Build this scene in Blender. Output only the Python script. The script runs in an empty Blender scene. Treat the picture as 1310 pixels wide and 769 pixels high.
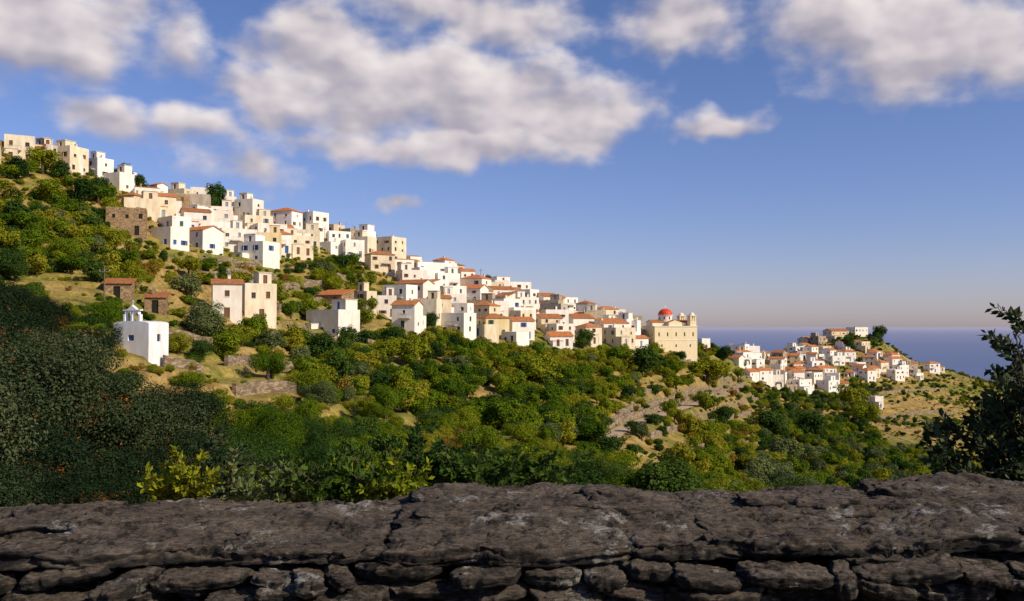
import bpy, math, random
import numpy as np
from mathutils import Vector, Matrix
random.seed(7); RNG=np.random.default_rng(11)
F=1134.0; EYE=416.0
scene=bpy.context.scene
root=scene.collection

# ------------------------------------------------------------------ noise
def _h(xi,yi,zi,s):
    h=(xi*374761393+yi*668265263+zi*1440662683+s*974634777)&0xffffffff
    h=((h^(h>>13))*1274126177)&0xffffffff
    h=((h^(h>>15))*2246822519)&0xffffffff
    return (h^(h>>16))/4294967296.0
def vn(x,y,z=0.0,s=0):
    x,y,z=np.broadcast_arrays(np.asarray(x,float),np.asarray(y,float),np.asarray(z,float))
    xi=np.floor(x).astype(np.int64);yi=np.floor(y).astype(np.int64);zi=np.floor(z).astype(np.int64)
    fx=x-xi;fy=y-yi;fz=z-zi
    fx=fx*fx*(3-2*fx);fy=fy*fy*(3-2*fy);fz=fz*fz*(3-2*fz)
    r=0
    for a in (0,1):
        for b in (0,1):
            for c in (0,1):
                r=r+_h(xi+a,yi+b,zi+c,s)*(fx if a else 1-fx)*(fy if b else 1-fy)*(fz if c else 1-fz)
    return r
def fbm(x,y,z=0.0,o=4,s=0):
    r=0;a=.5;t=0
    x=np.asarray(x,float);y=np.asarray(y,float);z=np.asarray(z,float)
    for i in range(o):
        r=r+a*vn(x,y,z,s+i*17);t+=a;a*=.5;x=x*2.03;y=y*2.03;z=z*2.03
    return r/t
def sstep(a,b,x):
    t=np.clip((x-a)/(b-a),0,1);return t*t*(3-2*t)

# ------------------------------------------------------------------ materials
def newmat(name):
    m=bpy.data.materials.new(name);m.use_nodes=True
    nt=m.node_tree;b=nt.nodes['Principled BSDF']
    b.inputs['Specular IOR Level'].default_value=0.2
    return m,nt,b
def ramp(nt,fac,stops):
    r=nt.nodes.new('ShaderNodeValToRGB')
    e=r.color_ramp.elements
    while len(e)<len(stops): e.new(.5)
    for i,(p,c) in enumerate(stops):
        e[i].position=p
        if not hasattr(c,'__len__'): c=(c,c,c)
        e[i].color=(*c,1)
    nt.links.new(fac,r.inputs[0]);return r.outputs[0]
def noise(nt,vec,scale,detail=4,rough=.5):
    n=nt.nodes.new('ShaderNodeTexNoise');n.inputs['Scale'].default_value=scale
    n.inputs['Detail'].default_value=detail;n.inputs['Roughness'].default_value=rough
    if vec is not None: nt.links.new(vec,n.inputs['Vector'])
    return n.outputs[0]
def mixc(nt,f,a,b,mode='MIX'):
    m=nt.nodes.new('ShaderNodeMix');m.data_type='RGBA';m.blend_type=mode
    for s,v in ((m.inputs[0],f),(m.inputs[6],a),(m.inputs[7],b)):
        if isinstance(v,bpy.types.NodeSocket): nt.links.new(v,s)
        elif hasattr(v,'__len__'): s.default_value=(*v,1)
        else: s.default_value=v
    return m.outputs[2]
def mth(nt,op,a,b=None,c=None,clamp=False):
    m=nt.nodes.new('ShaderNodeMath');m.operation=op;m.use_clamp=clamp
    for s,v in zip(m.inputs,(a,b,c)):
        if v is None: continue
        if isinstance(v,bpy.types.NodeSocket): nt.links.new(v,s)
        else: s.default_value=v
    return m.outputs[0]
def bump(nt,b,h,st,dist):
    n=nt.nodes.new('ShaderNodeBump');n.inputs['Strength'].default_value=st;n.inputs['Distance'].default_value=dist
    nt.links.new(h,n.inputs['Height']);nt.links.new(n.outputs[0],b.inputs['Normal'])

def plaster(name,col,stain=.35):
    m,nt,b=newmat(name)
    g=nt.nodes.new('ShaderNodeNewGeometry')
    sc=nt.nodes.new('ShaderNodeVectorMath');sc.operation='MULTIPLY';sc.inputs[1].default_value=(1,1,.35)
    nt.links.new(g.outputs['Position'],sc.inputs[0])
    n1=noise(nt,sc.outputs[0],.9,4,.6)
    oi=nt.nodes.new('ShaderNodeObjectInfo')
    dark=tuple(c*(1-stain)*k for c,k in zip(col,(1,.95,.86)))
    c=mixc(nt,ramp(nt,n1,[(.35,0.),(.65,1.)]),dark,col)
    v=ramp(nt,oi.outputs['Random'],[(0,(.88,.84,.78)),(.4,(1,.98,.94)),(1,(1,1,1))])
    c=mixc(nt,1.0,c,v,'MULTIPLY')
    nt.links.new(c,b.inputs['Base Color']);b.inputs['Roughness'].default_value=.9
    return m
def stonework(name,c1,c2,c3,scale=2.2):
    m,nt,b=newmat(name)
    g=nt.nodes.new('ShaderNodeNewGeometry')
    sc=nt.nodes.new('ShaderNodeVectorMath');sc.operation='MULTIPLY';sc.inputs[1].default_value=(1,1,2.4)
    nt.links.new(g.outputs['Position'],sc.inputs[0])
    v=nt.nodes.new('ShaderNodeTexVoronoi');v.inputs['Scale'].default_value=scale;nt.links.new(sc.outputs[0],v.inputs['Vector'])
    c=ramp(nt,v.outputs['Color'],[(.2,c1),(.5,c2),(.8,c3)])
    e=nt.nodes.new('ShaderNodeTexVoronoi');e.feature='DISTANCE_TO_EDGE';e.inputs['Scale'].default_value=scale;nt.links.new(sc.outputs[0],e.inputs['Vector'])
    j=ramp(nt,e.outputs[0],[(0,.5),(.09,1.)])
    c=mixc(nt,1.0,c,j,'MULTIPLY')
    c=mixc(nt,1.0,c,ramp(nt,noise(nt,g.outputs['Position'],.5,3),[(.3,.75),(.7,1.)]),'MULTIPLY')
    nt.links.new(c,b.inputs['Base Color']);b.inputs['Roughness'].default_value=.95
    bump(nt,b,e.outputs[0],.5,.1)
    return m
def flat(name,col,rough=.6,var=.25):
    m,nt,b=newmat(name)
    g=nt.nodes.new('ShaderNodeNewGeometry')
    n=noise(nt,g.outputs['Position'],4,2)
    c=mixc(nt,ramp(nt,n,[(.3,0.),(.7,1.)]),tuple(x*(1-var) for x in col),col)
    nt.links.new(c,b.inputs['Base Color']);b.inputs['Roughness'].default_value=rough
    return m
M={}
M['white']=plaster('whitewash_plaster',(.85,.82,.78),.14)
M['cream']=plaster('cream_plaster',(.76,.67,.51),.22)
M['yellow']=plaster('yellow_plaster',(.76,.64,.38),.2)
M['pink']=plaster('peach_plaster',(.72,.56,.42),.2)
M['grey']=plaster('cement_render',(.52,.47,.40),.3)
M['blue_white']=plaster('chapel_whitewash',(.78,.78,.83),.14)
M['stone']=stonework('tan_stonework',(.34,.26,.17),(.48,.38,.26),(.58,.49,.36))
M['brown']=stonework('brown_stonework',(.24,.15,.08),(.35,.23,.12),(.43,.30,.17))
M['terrace']=stonework('terrace_stonework',(.18,.13,.085),(.30,.22,.14),(.40,.31,.21),1.6)
def roofmat(name,c1,c2,c3):
    m,nt,b=newmat(name)
    t=nt.nodes.new('ShaderNodeTexCoord')
    w=nt.nodes.new('ShaderNodeTexWave');w.inputs['Scale'].default_value=1.6;w.bands_direction='X'
    nt.links.new(t.outputs['Object'],w.inputs['Vector'])
    n=noise(nt,t.outputs['Object'],1.5,4,.7)
    c=ramp(nt,n,[(.3,c1),(.5,c2),(.72,c3)])
    oi=nt.nodes.new('ShaderNodeObjectInfo')
    c=mixc(nt,1.0,c,ramp(nt,oi.outputs['Random'],[(0,(.65,.7,.75)),(.6,(1,1,1)),(1,(1.0,.9,.8))]),'MULTIPLY')
    c=mixc(nt,1.0,c,ramp(nt,w.outputs[1],[(0,.6),(.5,1.)]),'MULTIPLY')
    nt.links.new(c,b.inputs['Base Color']);b.inputs['Roughness'].default_value=.85
    bump(nt,b,w.outputs[1],.7,.08)
    return m
M['tile']=roofmat('terracotta_tiles',(.38,.13,.05),(.62,.22,.07),(.66,.33,.16))
M['slab']=plaster('flat_roof_screed',(.64,.60,.54),.3)
M['glass'],_nt,_b=newmat('window_glass');_b.inputs['Base Color'].default_value=(.03,.03,.035,1);_b.inputs['Roughness'].default_value=.15
M['blue']=flat('blue_paint',(.05,.12,.34))
M['brownwood']=flat('brown_wood',(.17,.08,.04))
M['green']=flat('green_paint',(.05,.12,.08))
M['greyblue']=flat('pale_grey_paint',(.28,.31,.34))
M['dark']=flat('dark_interior',(.02,.016,.012))
M['metal']=flat('galvanised_metal',(.3,.3,.3),.5)
M['wood']=flat('weathered_pole_wood',(.16,.12,.08),.9)
M['reddome']=flat('red_dome_paint',(.68,.07,.03),.5)

def leafmat(name,stops,trans=.22,lo=.5):
    m=bpy.data.materials.new(name);m.use_nodes=True;nt=m.node_tree
    out=nt.nodes['Material Output'];nt.nodes.remove(nt.nodes['Principled BSDF'])
    b=nt.nodes.new('ShaderNodeBsdfDiffuse')
    g=nt.nodes.new('ShaderNodeNewGeometry');oi=nt.nodes.new('ShaderNodeObjectInfo')
    n=noise(nt,oi.outputs['Location'],.035,1,.5)
    f=mth(nt,'ADD',mth(nt,'MULTIPLY',oi.outputs['Random'],.6),mth(nt,'MULTIPLY',mth(nt,'SUBTRACT',n,.22),.8))
    f=mth(nt,'ADD',f,mth(nt,'MULTIPLY',g.outputs['Random Per Island'],.18),clamp=True)
    c=ramp(nt,f,stops)
    c=mixc(nt,1.0,c,ramp(nt,g.outputs['Random Per Island'],[(0,lo),(.6,1.),(1,(1.0,1.0,.9))]),'MULTIPLY')
    nt.links.new(c,b.inputs['Color'])
    tr=nt.nodes.new('ShaderNodeBsdfTranslucent');nt.links.new(c,tr.inputs[0])
    mx=nt.nodes.new('ShaderNodeMixShader');mx.inputs[0].default_value=trans
    nt.links.new(b.outputs[0],mx.inputs[1]);nt.links.new(tr.outputs[0],mx.inputs[2]);nt.links.new(mx.outputs[0],out.inputs[0])
    return m
L_green=leafmat('leaf_green',[(.1,(.045,.10,.010)),(.4,(.105,.175,.012)),(.7,(.185,.245,.015)),(.95,(.29,.29,.02))],.3)
L_yel=leafmat('leaf_yellow_green',[(.1,(.13,.19,.012)),(.5,(.23,.27,.016)),(.9,(.35,.32,.03))],.3)
L_dark=leafmat('leaf_dark',[(.1,(.020,.050,.012)),(.5,(.042,.088,.018)),(.9,(.08,.13,.022))])
L_aut=leafmat('leaf_autumn',[(.1,(.15,.14,.018)),(.5,(.25,.18,.025)),(.9,(.36,.18,.035))])
L_olive=leafmat('leaf_olive_grey',[(.1,(.08,.10,.035)),(.5,(.12,.155,.055)),(.9,(.19,.22,.08))])
L_near=leafmat('leaf_evergreen_oak',[(.1,(.012,.024,.011)),(.55,(.026,.046,.020)),(.8,(.055,.075,.034)),(.99,(.12,.135,.065))],.12,.3)
L_red=leafmat('leaf_dry_orange',[(.1,(.20,.07,.02)),(.9,(.35,.13,.03))])
bark=flat('bark',(.10,.075,.05),.95,.5)

# ------------------------------------------------------------------ mesh helper
class MB:
    def __init__(s): s.v=[];s.f=[];s.m=[];s.mats=[]
    def mi(s,mat):
        if mat not in s.mats: s.mats.append(mat)
        return s.mats.index(mat)
    def poly(s,pts,mat):
        n=len(s.v);s.v.extend([tuple(p) for p in pts]);s.f.append(tuple(range(n,n+len(pts))));s.m.append(s.mi(mat))
    def box(s,x0,x1,y0,y1,z0,z1,mat,bottom=False):
        a=(x0,y0,z0);b=(x1,y0,z0);c=(x1,y1,z0);d=(x0,y1,z0);e=(x0,y0,z1);f=(x1,y0,z1);g=(x1,y1,z1);h=(x0,y1,z1)
        for q in ((a,b,f,e),(b,c,g,f),(c,d,h,g),(d,a,e,h),(e,f,g,h),(d,c,b,a)): s.poly(q,mat)
    def facade(s,O,X,Nn,W,z0,z1,ops,wall,depth=.18):
        xs=sorted({0,W,*[o[0] for o in ops],*[o[1] for o in ops]})
        zs=sorted({z0,z1,*[o[2] for o in ops],*[o[3] for o in ops]})
        P=lambda x,z,d=0:(O[0]+X[0]*x-Nn[0]*d,O[1]+X[1]*x-Nn[1]*d,z)
        for i in range(len(xs)-1):
            for j in range(len(zs)-1):
                cx=(xs[i]+xs[i+1])/2;cz=(zs[j]+zs[j+1])/2
                if any(o[0]<cx<o[1] and o[2]<cz<o[3] for o in ops): continue
                s.poly((P(xs[i],zs[j]),P(xs[i+1],zs[j]),P(xs[i+1],zs[j+1]),P(xs[i],zs[j+1])),wall)
        for a,b,c,d,pm in ops:
            s.poly((P(a,c,depth),P(b,c,depth),P(b,d,depth),P(a,d,depth)),pm)
            s.poly((P(a,c),P(b,c),P(b,c,depth),P(a,c,depth)),wall)
            s.poly((P(a,d,depth),P(b,d,depth),P(b,d),P(a,d)),wall)
            s.poly((P(a,c,0),P(a,c,depth),P(a,d,depth),P(a,d,0)),wall)
            s.poly((P(b,c,depth),P(b,c,0),P(b,d,0),P(b,d,depth)),wall)
    def obox(s,O,X,Nn,x0,x1,d0,d1,z0,z1,mat):
        P=lambda x,d,z:(O[0]+X[0]*x+Nn[0]*d,O[1]+X[1]*x+Nn[1]*d,z)
        a=P(x0,d1,z0);b=P(x1,d1,z0);c=P(x1,d0,z0);d=P(x0,d0,z0);e=P(x0,d1,z1);f=P(x1,d1,z1);g=P(x1,d0,z1);h=P(x0,d0,z1)
        for q in ((a,b,f,e),(b,c,g,f),(c,d,h,g),(d,a,e,h),(e,f,g,h),(d,c,b,a)): s.poly(q,mat)
    def dome(s,cx,cy,cz,r,h,mat,n=20,m=7):
        for j in range(m):
            t0=math.pi/2*j/m;t1=math.pi/2*(j+1)/m
            for i in range(n):
                a0=2*math.pi*i/n;a1=2*math.pi*(i+1)/n
                p=lambda a,t:(cx+r*math.cos(t)*math.cos(a),cy+r*math.cos(t)*math.sin(a),cz+h*math.sin(t))
                s.poly((p(a0,t0),p(a1,t0),p(a1,t1),p(a0,t1)),mat)
    def cyl(s,cx,cy,z0,z1,r0,r1,mat,n=16,cap=True):
        for i in range(n):
            a0=2*math.pi*i/n;a1=2*math.pi*(i+1)/n
            p=lambda a,r,z:(cx+r*math.cos(a),cy+r*math.sin(a),z)
            s.poly((p(a0,r0,z0),p(a1,r0,z0),p(a1,r1,z1),p(a0,r1,z1)),mat)
        if cap: s.poly([(cx+r1*math.cos(2*math.pi*i/n),cy+r1*math.sin(2*math.pi*i/n),z1) for i in range(n)],mat)
    def tube(s,pts,rad,mat,n=6):
        pts=[Vector(p) for p in pts];rings=[]
        for i,p in enumerate(pts):
            d=(pts[min(i+1,len(pts)-1)]-pts[max(i-1,0)]).normalized()
            a=d.cross(Vector((.3,.9,.2))).normalized();b=d.cross(a)
            rings.append([p+(a*math.cos(2*math.pi*k/n)+b*math.sin(2*math.pi*k/n))*rad[i] for k in range(n)])
        for i in range(len(pts)-1):
            for k in range(n):
                s.poly((rings[i][k],rings[i][(k+1)%n],rings[i+1][(k+1)%n],rings[i+1][k]),mat)
    def obj(s,name,loc=(0,0,0),rot=0,coll=None,smooth=False):
        me=bpy.data.meshes.new(name);me.from_pydata(s.v,[],s.f)
        for m in s.mats: me.materials.append(m)
        me.polygons.foreach_set('material_index',s.m)
        if smooth: me.polygons.foreach_set('use_smooth',[True]*len(s.f))
        me.update()
        o=bpy.data.objects.new(name,me);(coll or root).objects.link(o);o.location=loc;o.rotation_euler=(0,0,rot)
        return o
def np_mesh(name,V,Q,mats,mi=None,smooth=True,coll=None,link=True):
    me=bpy.data.meshes.new(name);me.vertices.add(len(V));me.vertices.foreach_set('co',np.asarray(V,np.float32).ravel())
    k=Q.shape[1]
    me.loops.add(Q.size);me.loops.foreach_set('vertex_index',Q.ravel().astype(np.int32))
    me.polygons.add(len(Q));me.polygons.foreach_set('loop_start',np.arange(0,Q.size,k,dtype=np.int32))
    me.polygons.foreach_set('loop_total',np.full(len(Q),k,np.int32))
    if mi is not None: me.polygons.foreach_set('material_index',np.asarray(mi,np.int32))
    me.polygons.foreach_set('use_smooth',np.full(len(Q),smooth))
    for m in mats: me.materials.append(m)
    me.update(calc_edges=True);me.validate()
    o=bpy.data.objects.new(name,me)
    if link: (coll or root).objects.link(o)
    return o

# ------------------------------------------------------------------ terrain
cols=[(-1500,[(60,640),(85,540),(120,360),(160,230),(210,60)]),
(-400,[(58,640),(80,540),(112,380),(155,250),(210,110)]),
(0,[(55,640),(75,560),(100,440),(150,310),(215,190)]),
(130,[(60,640),(80,550),(108,430),(165,320),(235,224)]),
(200,[(65,640),(85,545),(112,455),(175,338),(250,248)]),
(300,[(68,640),(100,530),(140,432),(200,345),(270,278)]),
(400,[(70,640),(110,530),(170,437),(220,366),(290,302)]),
(500,[(75,640),(125,530),(200,430),(245,378),(310,329)]),
(600,[(80,640),(140,530),(225,440),(270,400),(330,360)]),
(700,[(95,640),(165,530),(250,445),(290,418),(345,393)]),
(800,[(110,640),(190,530),(275,452),(305,432),(350,418)]),
(870,[(130,640),(220,530),(298,460),(320,450),(350,441)]),
(930,[(145,640),(250,540),(350,485),(390,462),(440,449)]),
(1000,[(160,640),(280,560),(420,503),(470,477),(540,455)]),
(1060,[(175,640),(290,570),(430,515),(510,477),(600,436)]),
(1100,[(180,640),(300,575),(430,525),(520,478),(610,428)]),
(1135,[(185,640),(300,580),(430,530),(520,482),(610,437)]),
(1155,[(187,640),(300,580),(430,532),(520,487),(605,458)]),
(1200,[(190,640),(310,585),(430,540),(520,500),(600,470)]),
(1250,[(195,640),(310,592),(425,548),(510,515),(590,486)]),
(1310,[(200,640),(310,600),(420,556),(500,526),(580,499)]),
(1700,[(220,640),(310,620),(420,600),(500,585),(580,575)]),
(2800,[(220,640),(310,620),(420,600),(500,590),(580,580)])]
cu=np.array([(c[0]-655)/F for c in cols])
cd=[];cz=[]
for px,l in cols:
    d=[1,6];z=[-1.62,-2.3]
    z3=(EYE-l[0][1])/F*l[0][0]
    d.append(l[0][0]*.35);z.append(z3*.44)
    for dd,py in l: d.append(dd);z.append((EYE-py)/F*dd)
    d+= [l[-1][0]*1.07,l[-1][0]*1.35,1500,2600];z+=[z[-1]-3,z[-1]-45,-330,-400]
    cd.append(d);cz.append(z)
cd=np.array(cd);cz=np.array(cz)
us=np.concatenate([np.linspace(-2.2,-.72,60,endpoint=False),np.linspace(-.72,.72,620),np.linspace(.72,1.8,40)[1:]])
ds=np.concatenate([np.geomspace(1,60,90,endpoint=False),np.linspace(60,400,470,endpoint=False),np.linspace(400,680,230,endpoint=False),np.geomspace(680,2600,40)])
Z=np.zeros((len(ds),len(us)))
for j,u in enumerate(us):
    dk=[np.interp(u,cu,cd[:,k]) for k in range(cd.shape[1])]
    zk=[np.interp(u,cu,cz[:,k]) for k in range(cd.shape[1])]
    Z[:,j]=np.interp(ds,dk,zk)
def blur(A,ax,n):
    k=np.hanning(n+2)[1:-1];k/=k.sum()
    P=np.pad(A,[(n//2,n//2) if i==ax else (0,0) for i in (0,1)],mode='edge')
    return np.apply_along_axis(lambda r:np.convolve(r,k,'valid'),ax,P)
Z=blur(blur(Z,1,21),0,17)
D,U=np.meshgrid(ds,us,indexing='ij');X=U*D;Y=D
amp=np.clip(D/120,0,1.6)
Z+=amp*1.6*(fbm(X/30,Y/30,0,4,3)-.5)
nn=2.2*(fbm(X/45,Y/45,0,3,9)-.5)
S=1.7
t=(Z+nn)/S+.37;fl=np.floor(t);fr=t-fl
zt=S*(fl+sstep(.6,.97,fr))-nn-.37*S
ter=sstep(60,90,D)*(1-sstep(640,700,D))*(.2+.6*sstep(.4,.6,fbm(X/60,Y/60,0,3,21)))
Z=Z*(1-ter)+zt*ter
Z+=amp*.25*(fbm(X/3,Y/3,0,3,5)-.5)
def height(x,y):
    x=np.asarray(x,float);y=np.maximum(np.asarray(y,float),1.0);u=x/y
    j=np.clip(np.searchsorted(us,u)-1,0,len(us)-2);i=np.clip(np.searchsorted(ds,y)-1,0,len(ds)-2)
    fu=np.clip((u-us[j])/(us[j+1]-us[j]),0,1);fd=np.clip((y-ds[i])/(ds[i+1]-ds[i]),0,1)
    return (Z[i,j]*(1-fu)*(1-fd)+Z[i,j+1]*fu*(1-fd)+Z[i+1,j]*(1-fu)*fd+Z[i+1,j+1]*fu*fd)
def hit(px,py,dmin=45):
    u=(px-655)/F;v=(EYE-py)/F
    dd=np.linspace(dmin,900,3500);zz=height(u*dd,dd)
    ok=np.nonzero(zz/dd>=v)[0]
    if len(ok)==0: d=dd[np.argmax(zz/dd)]
    else: d=dd[ok[0]]
    return (u*d,d,float(height(u*d,d)))
def polyline(pts,step=2.0):
    P=[np.array(hit(*p)) for p in pts];out=[]
    for a,b in zip(P[:-1],P[1:]):
        n=max(2,int(np.linalg.norm(b-a)/step))
        for k in range(n): out.append(a+(b-a)*k/n)
    out.append(P[-1]);out=np.array(out)
    for _ in range(6):
        out[1:-1]=(out[:-2]+out[1:-1]*2+out[2:])/4
    return out
roadsp=[[(778,560),(800,546),(835,534),(870,523),(905,512),(935,503),(960,494)]]
roads=[polyline(r) for r in roadsp]
for r in roads:
    for _ in range(25): r[1:-1,2]=(r[:-2,2]+r[2:,2])/2
    x0,x1,y0,y1=r[:,0].min()-8,r[:,0].max()+8,r[:,1].min()-8,r[:,1].max()+8
    mk=(X>x0)&(X<x1)&(Y>y0)&(Y<y1);ii=np.nonzero(mk)
    pts=np.stack([X[ii],Y[ii]],1)
    best=np.full(len(pts),1e9);bz=np.zeros(len(pts))
    for q in r:
        dd=np.hypot(pts[:,0]-q[0],pts[:,1]-q[1]);m=dd<best;best[m]=dd[m];bz[m]=q[2]
    w=1-sstep(3.0,6.0,best)
    Z[ii]=Z[ii]*(1-w)+bz*w
V=np.stack([X,Y,Z],-1).reshape(-1,3)
nr,nc=Z.shape;idx=np.arange(nr*nc).reshape(nr,nc)
Q=np.stack([idx[:-1,:-1],idx[:-1,1:],idx[1:,1:],idx[1:,:-1]],-1).reshape(-1,4)
m,nt,b=newmat('dry_hillside_ground')
g=nt.nodes.new('ShaderNodeNewGeometry');P=g.outputs['Position']
n1=noise(nt,P,.03,4,.6);n2=noise(nt,P,.3,5,.65);n3=noise(nt,P,2.2,4,.65)
base=ramp(nt,n2,[(.25,(.18,.105,.035)),(.42,(.30,.19,.055)),(.55,(.41,.28,.085)),(.75,(.50,.37,.15))])
grn=ramp(nt,n2,[(.3,(.08,.11,.014)),(.5,(.18,.18,.025)),(.65,(.34,.26,.06))])
c=mixc(nt,ramp(nt,n1,[(.46,0.),(.58,1.)]),base,grn)
sx=nt.nodes.new('ShaderNodeSeparateXYZ');nt.links.new(g.outputs['Normal'],sx.inputs[0])
c=mixc(nt,ramp(nt,sx.outputs[2],[(.5,.65),(.72,0.)]),c,mixc(nt,ramp(nt,n3,[(.35,0.),(.65,1.)]),(.14,.09,.05),(.34,.25,.16)))
c=mixc(nt,1.0,c,ramp(nt,n3,[(.3,.5),(.6,1.)]),'MULTIPLY')
nt.links.new(c,b.inputs['Base Color']);b.inputs['Roughness'].default_value=1
bump(nt,b,n3,.7,.3)
terrain=np_mesh('hillside_terrain',V,Q,[m])
gx=np.linspace(-60,60,60);gy=np.linspace(-60,1.4,40)
GX,GY=np.meshgrid(gx,gy);GZ=-1.64+.05*fbm(GX,GY)
gi=np.arange(GX.size).reshape(GX.shape)
np_mesh('ground',np.stack([GX,GY,GZ],-1).reshape(-1,3),np.stack([gi[:-1,:-1],gi[:-1,1:],gi[1:,1:],gi[1:,:-1]],-1).reshape(-1,4),[m])
hx=np.linspace(1150,3800,160);hy=np.linspace(2100,3600,60)
HX,HY=np.meshgrid(hx,hy)
prof=np.exp(-((HY-2700)/330)**2)
hz=-262+prof*(168*sstep(1230,1800,HX)+25)*(.75+.5*fbm(HX/300,HY/300,0,5,4))
gi=np.arange(HX.size).reshape(HX.shape)
m,nt,b=newmat('distant_hill_hazed')
g=nt.nodes.new('ShaderNodeNewGeometry')
c=ramp(nt,noise(nt,g.outputs['Position'],.012,5,.7),[(.35,(.26,.21,.21)),(.6,(.36,.28,.26))])  # pale lavender-brown: distance haze mixed into the ground colour
nt.links.new(c,b.inputs['Base Color'])
np_mesh('distant_hill',np.stack([HX,HY,hz],-1).reshape(-1,3),np.stack([gi[:-1,:-1],gi[:-1,1:],gi[1:,1:],gi[1:,:-1]],-1).reshape(-1,4),[m])
m,nt,b=newmat('sea_water_hazed')
b.inputs['Roughness'].default_value=.55;b.inputs['Specular IOR Level'].default_value=.3
g=nt.nodes.new('ShaderNodeNewGeometry');bump(nt,b,noise(nt,g.outputs['Position'],.02,3),.3,5)
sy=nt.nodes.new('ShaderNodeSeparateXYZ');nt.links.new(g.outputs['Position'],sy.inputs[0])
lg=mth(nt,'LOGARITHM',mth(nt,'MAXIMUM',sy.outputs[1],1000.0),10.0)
nt.links.new(ramp(nt,mth(nt,'MULTIPLY',mth(nt,'SUBTRACT',lg,3.6),.83,clamp=True),[(.15,(.115,.155,.29)),(.4,(.155,.19,.325)),(.7,(.24,.26,.39)),(1,(.38,.38,.48))]),b.inputs['Base Color'])  # water blue paling with distance: aerial haze painted into the base colour
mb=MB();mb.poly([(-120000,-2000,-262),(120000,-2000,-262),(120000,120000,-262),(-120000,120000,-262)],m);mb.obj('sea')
m,nt,b=newmat('dirt_road_surface')
g=nt.nodes.new('ShaderNodeNewGeometry')
c=ramp(nt,noise(nt,g.outputs['Position'],.8,5,.6),[(.3,(.34,.24,.15)),(.7,(.52,.40,.27))])
nt.links.new(c,b.inputs['Base Color']);b.inputs['Roughness'].default_value=1
M['road']=m
def strip(name,r,w,mat,off=.06):
    T=np.gradient(r[:,:2],axis=0);T/=np.linalg.norm(T,axis=1)[:,None]+1e-9
    Nn=np.stack([-T[:,1],T[:,0]],1);V=[]
    for k in (-1,-.5,0,.5,1):
        p=r[:,:2]+Nn*w*k;V.append(np.column_stack([p,r[:,2]+off+.05*(1-k*k)]))
    V=np.stack(V,1);n,mm=V.shape[:2];i=np.arange(n*mm).reshape(n,mm)
    return np_mesh(name,V.reshape(-1,3),np.stack([i[:-1,:-1],i[1:,:-1],i[1:,1:],i[:-1,1:]],-1).reshape(-1,4),[mat])
for r in roads: strip('dirt_road',r,1.7,M['road'],.12)

def drywall(pts,h=1.5,mat=None,name='terrace_wall'):
    r=polyline(pts,1.2) if not isinstance(pts,np.ndarray) else pts
    mb=MB();mat=mat or M['terrace']
    T=np.gradient(r[:,:2],axis=0);T/=np.linalg.norm(T,axis=1)[:,None]+1e-9
    Nn=np.stack([-T[:,1],T[:,0]],1)*.3
    zz=height(r[:,0],r[:,1]);hh=h*(.6+.7*vn(np.arange(len(r))*.35,0,0,int(abs(r[0,0])*10)))
    for i in range(len(r)-1):
        a,b=r[i],r[i+1];A=[(a[0]-Nn[i,0],a[1]-Nn[i,1]),(b[0]-Nn[i+1,0],b[1]-Nn[i+1,1]),(b[0]+Nn[i+1,0],b[1]+Nn[i+1,1]),(a[0]+Nn[i,0],a[1]+Nn[i,1])]
        zt=[zz[i]+hh[i],zz[i+1]+hh[i+1],zz[i+1]+hh[i+1],zz[i]+hh[i]];zb=min(zz[i],zz[i+1])-1.5
        for p,q in ((0,1),(2,3)):
            mb.poly(((*A[p],zb),(*A[q],zb),(*A[q],zt[q]),(*A[p],zt[p])),mat)
        mb.poly([(*A[k],zt[k]) for k in range(4)],mat)
    for e in (0,len(r)-1):
        p=(r[e,0]-Nn[e,0],r[e,1]-Nn[e,1]);q=(r[e,0]+Nn[e,0],r[e,1]+Nn[e,1]);z=zz[e]
        mb.poly(((*p,z-1),(*q,z-1),(*q,z+hh[e]),(*p,z+hh[e])),mat)
    mb.obj(name)
walls=[[(245,352),(290,352),(352,356)],[(250,338),(300,338),(350,342)],[(355,400),(400,388),(450,384)],
[(300,432),(350,430),(400,436)],[(355,376),(385,370),(410,366)],[(430,355),(480,358)],[(380,345),(420,338),(455,332)],
[(560,446),(620,452),(700,452)],[(470,440),(520,446),(560,450)],[(700,552),(740,548),(790,538)],[(790,532),(850,514),(920,498)],
[(830,560),(900,545),(960,530)],[(860,585),(930,570),(1000,565)],[(800,512),(840,500)],[(900,485),(950,482),(985,492)],
[(1120,505),(1160,500),(1210,498)],[(215,430),(240,438),(275,445)],[(960,512),(1010,505),(1060,508)],[(300,505),(350,500),(380,505)],[(210,470),(260,480)],[(815,463),(860,466),(900,464)],
[(370,420),(430,438),(470,434)],[(1090,540),(1150,532),(1220,530)],[(290,470),(340,468),(380,474)]]
for w in walls: drywall(w,random.uniform(1.0,1.7))
r=roads[0].copy();T=np.gradient(r[:,:2],axis=0);T/=np.linalg.norm(T,axis=1)[:,None]
r[:,:2]+=np.stack([-T[:,1],T[:,0]],1)*3.0;drywall(r,1.5,name='roadside_wall')

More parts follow.
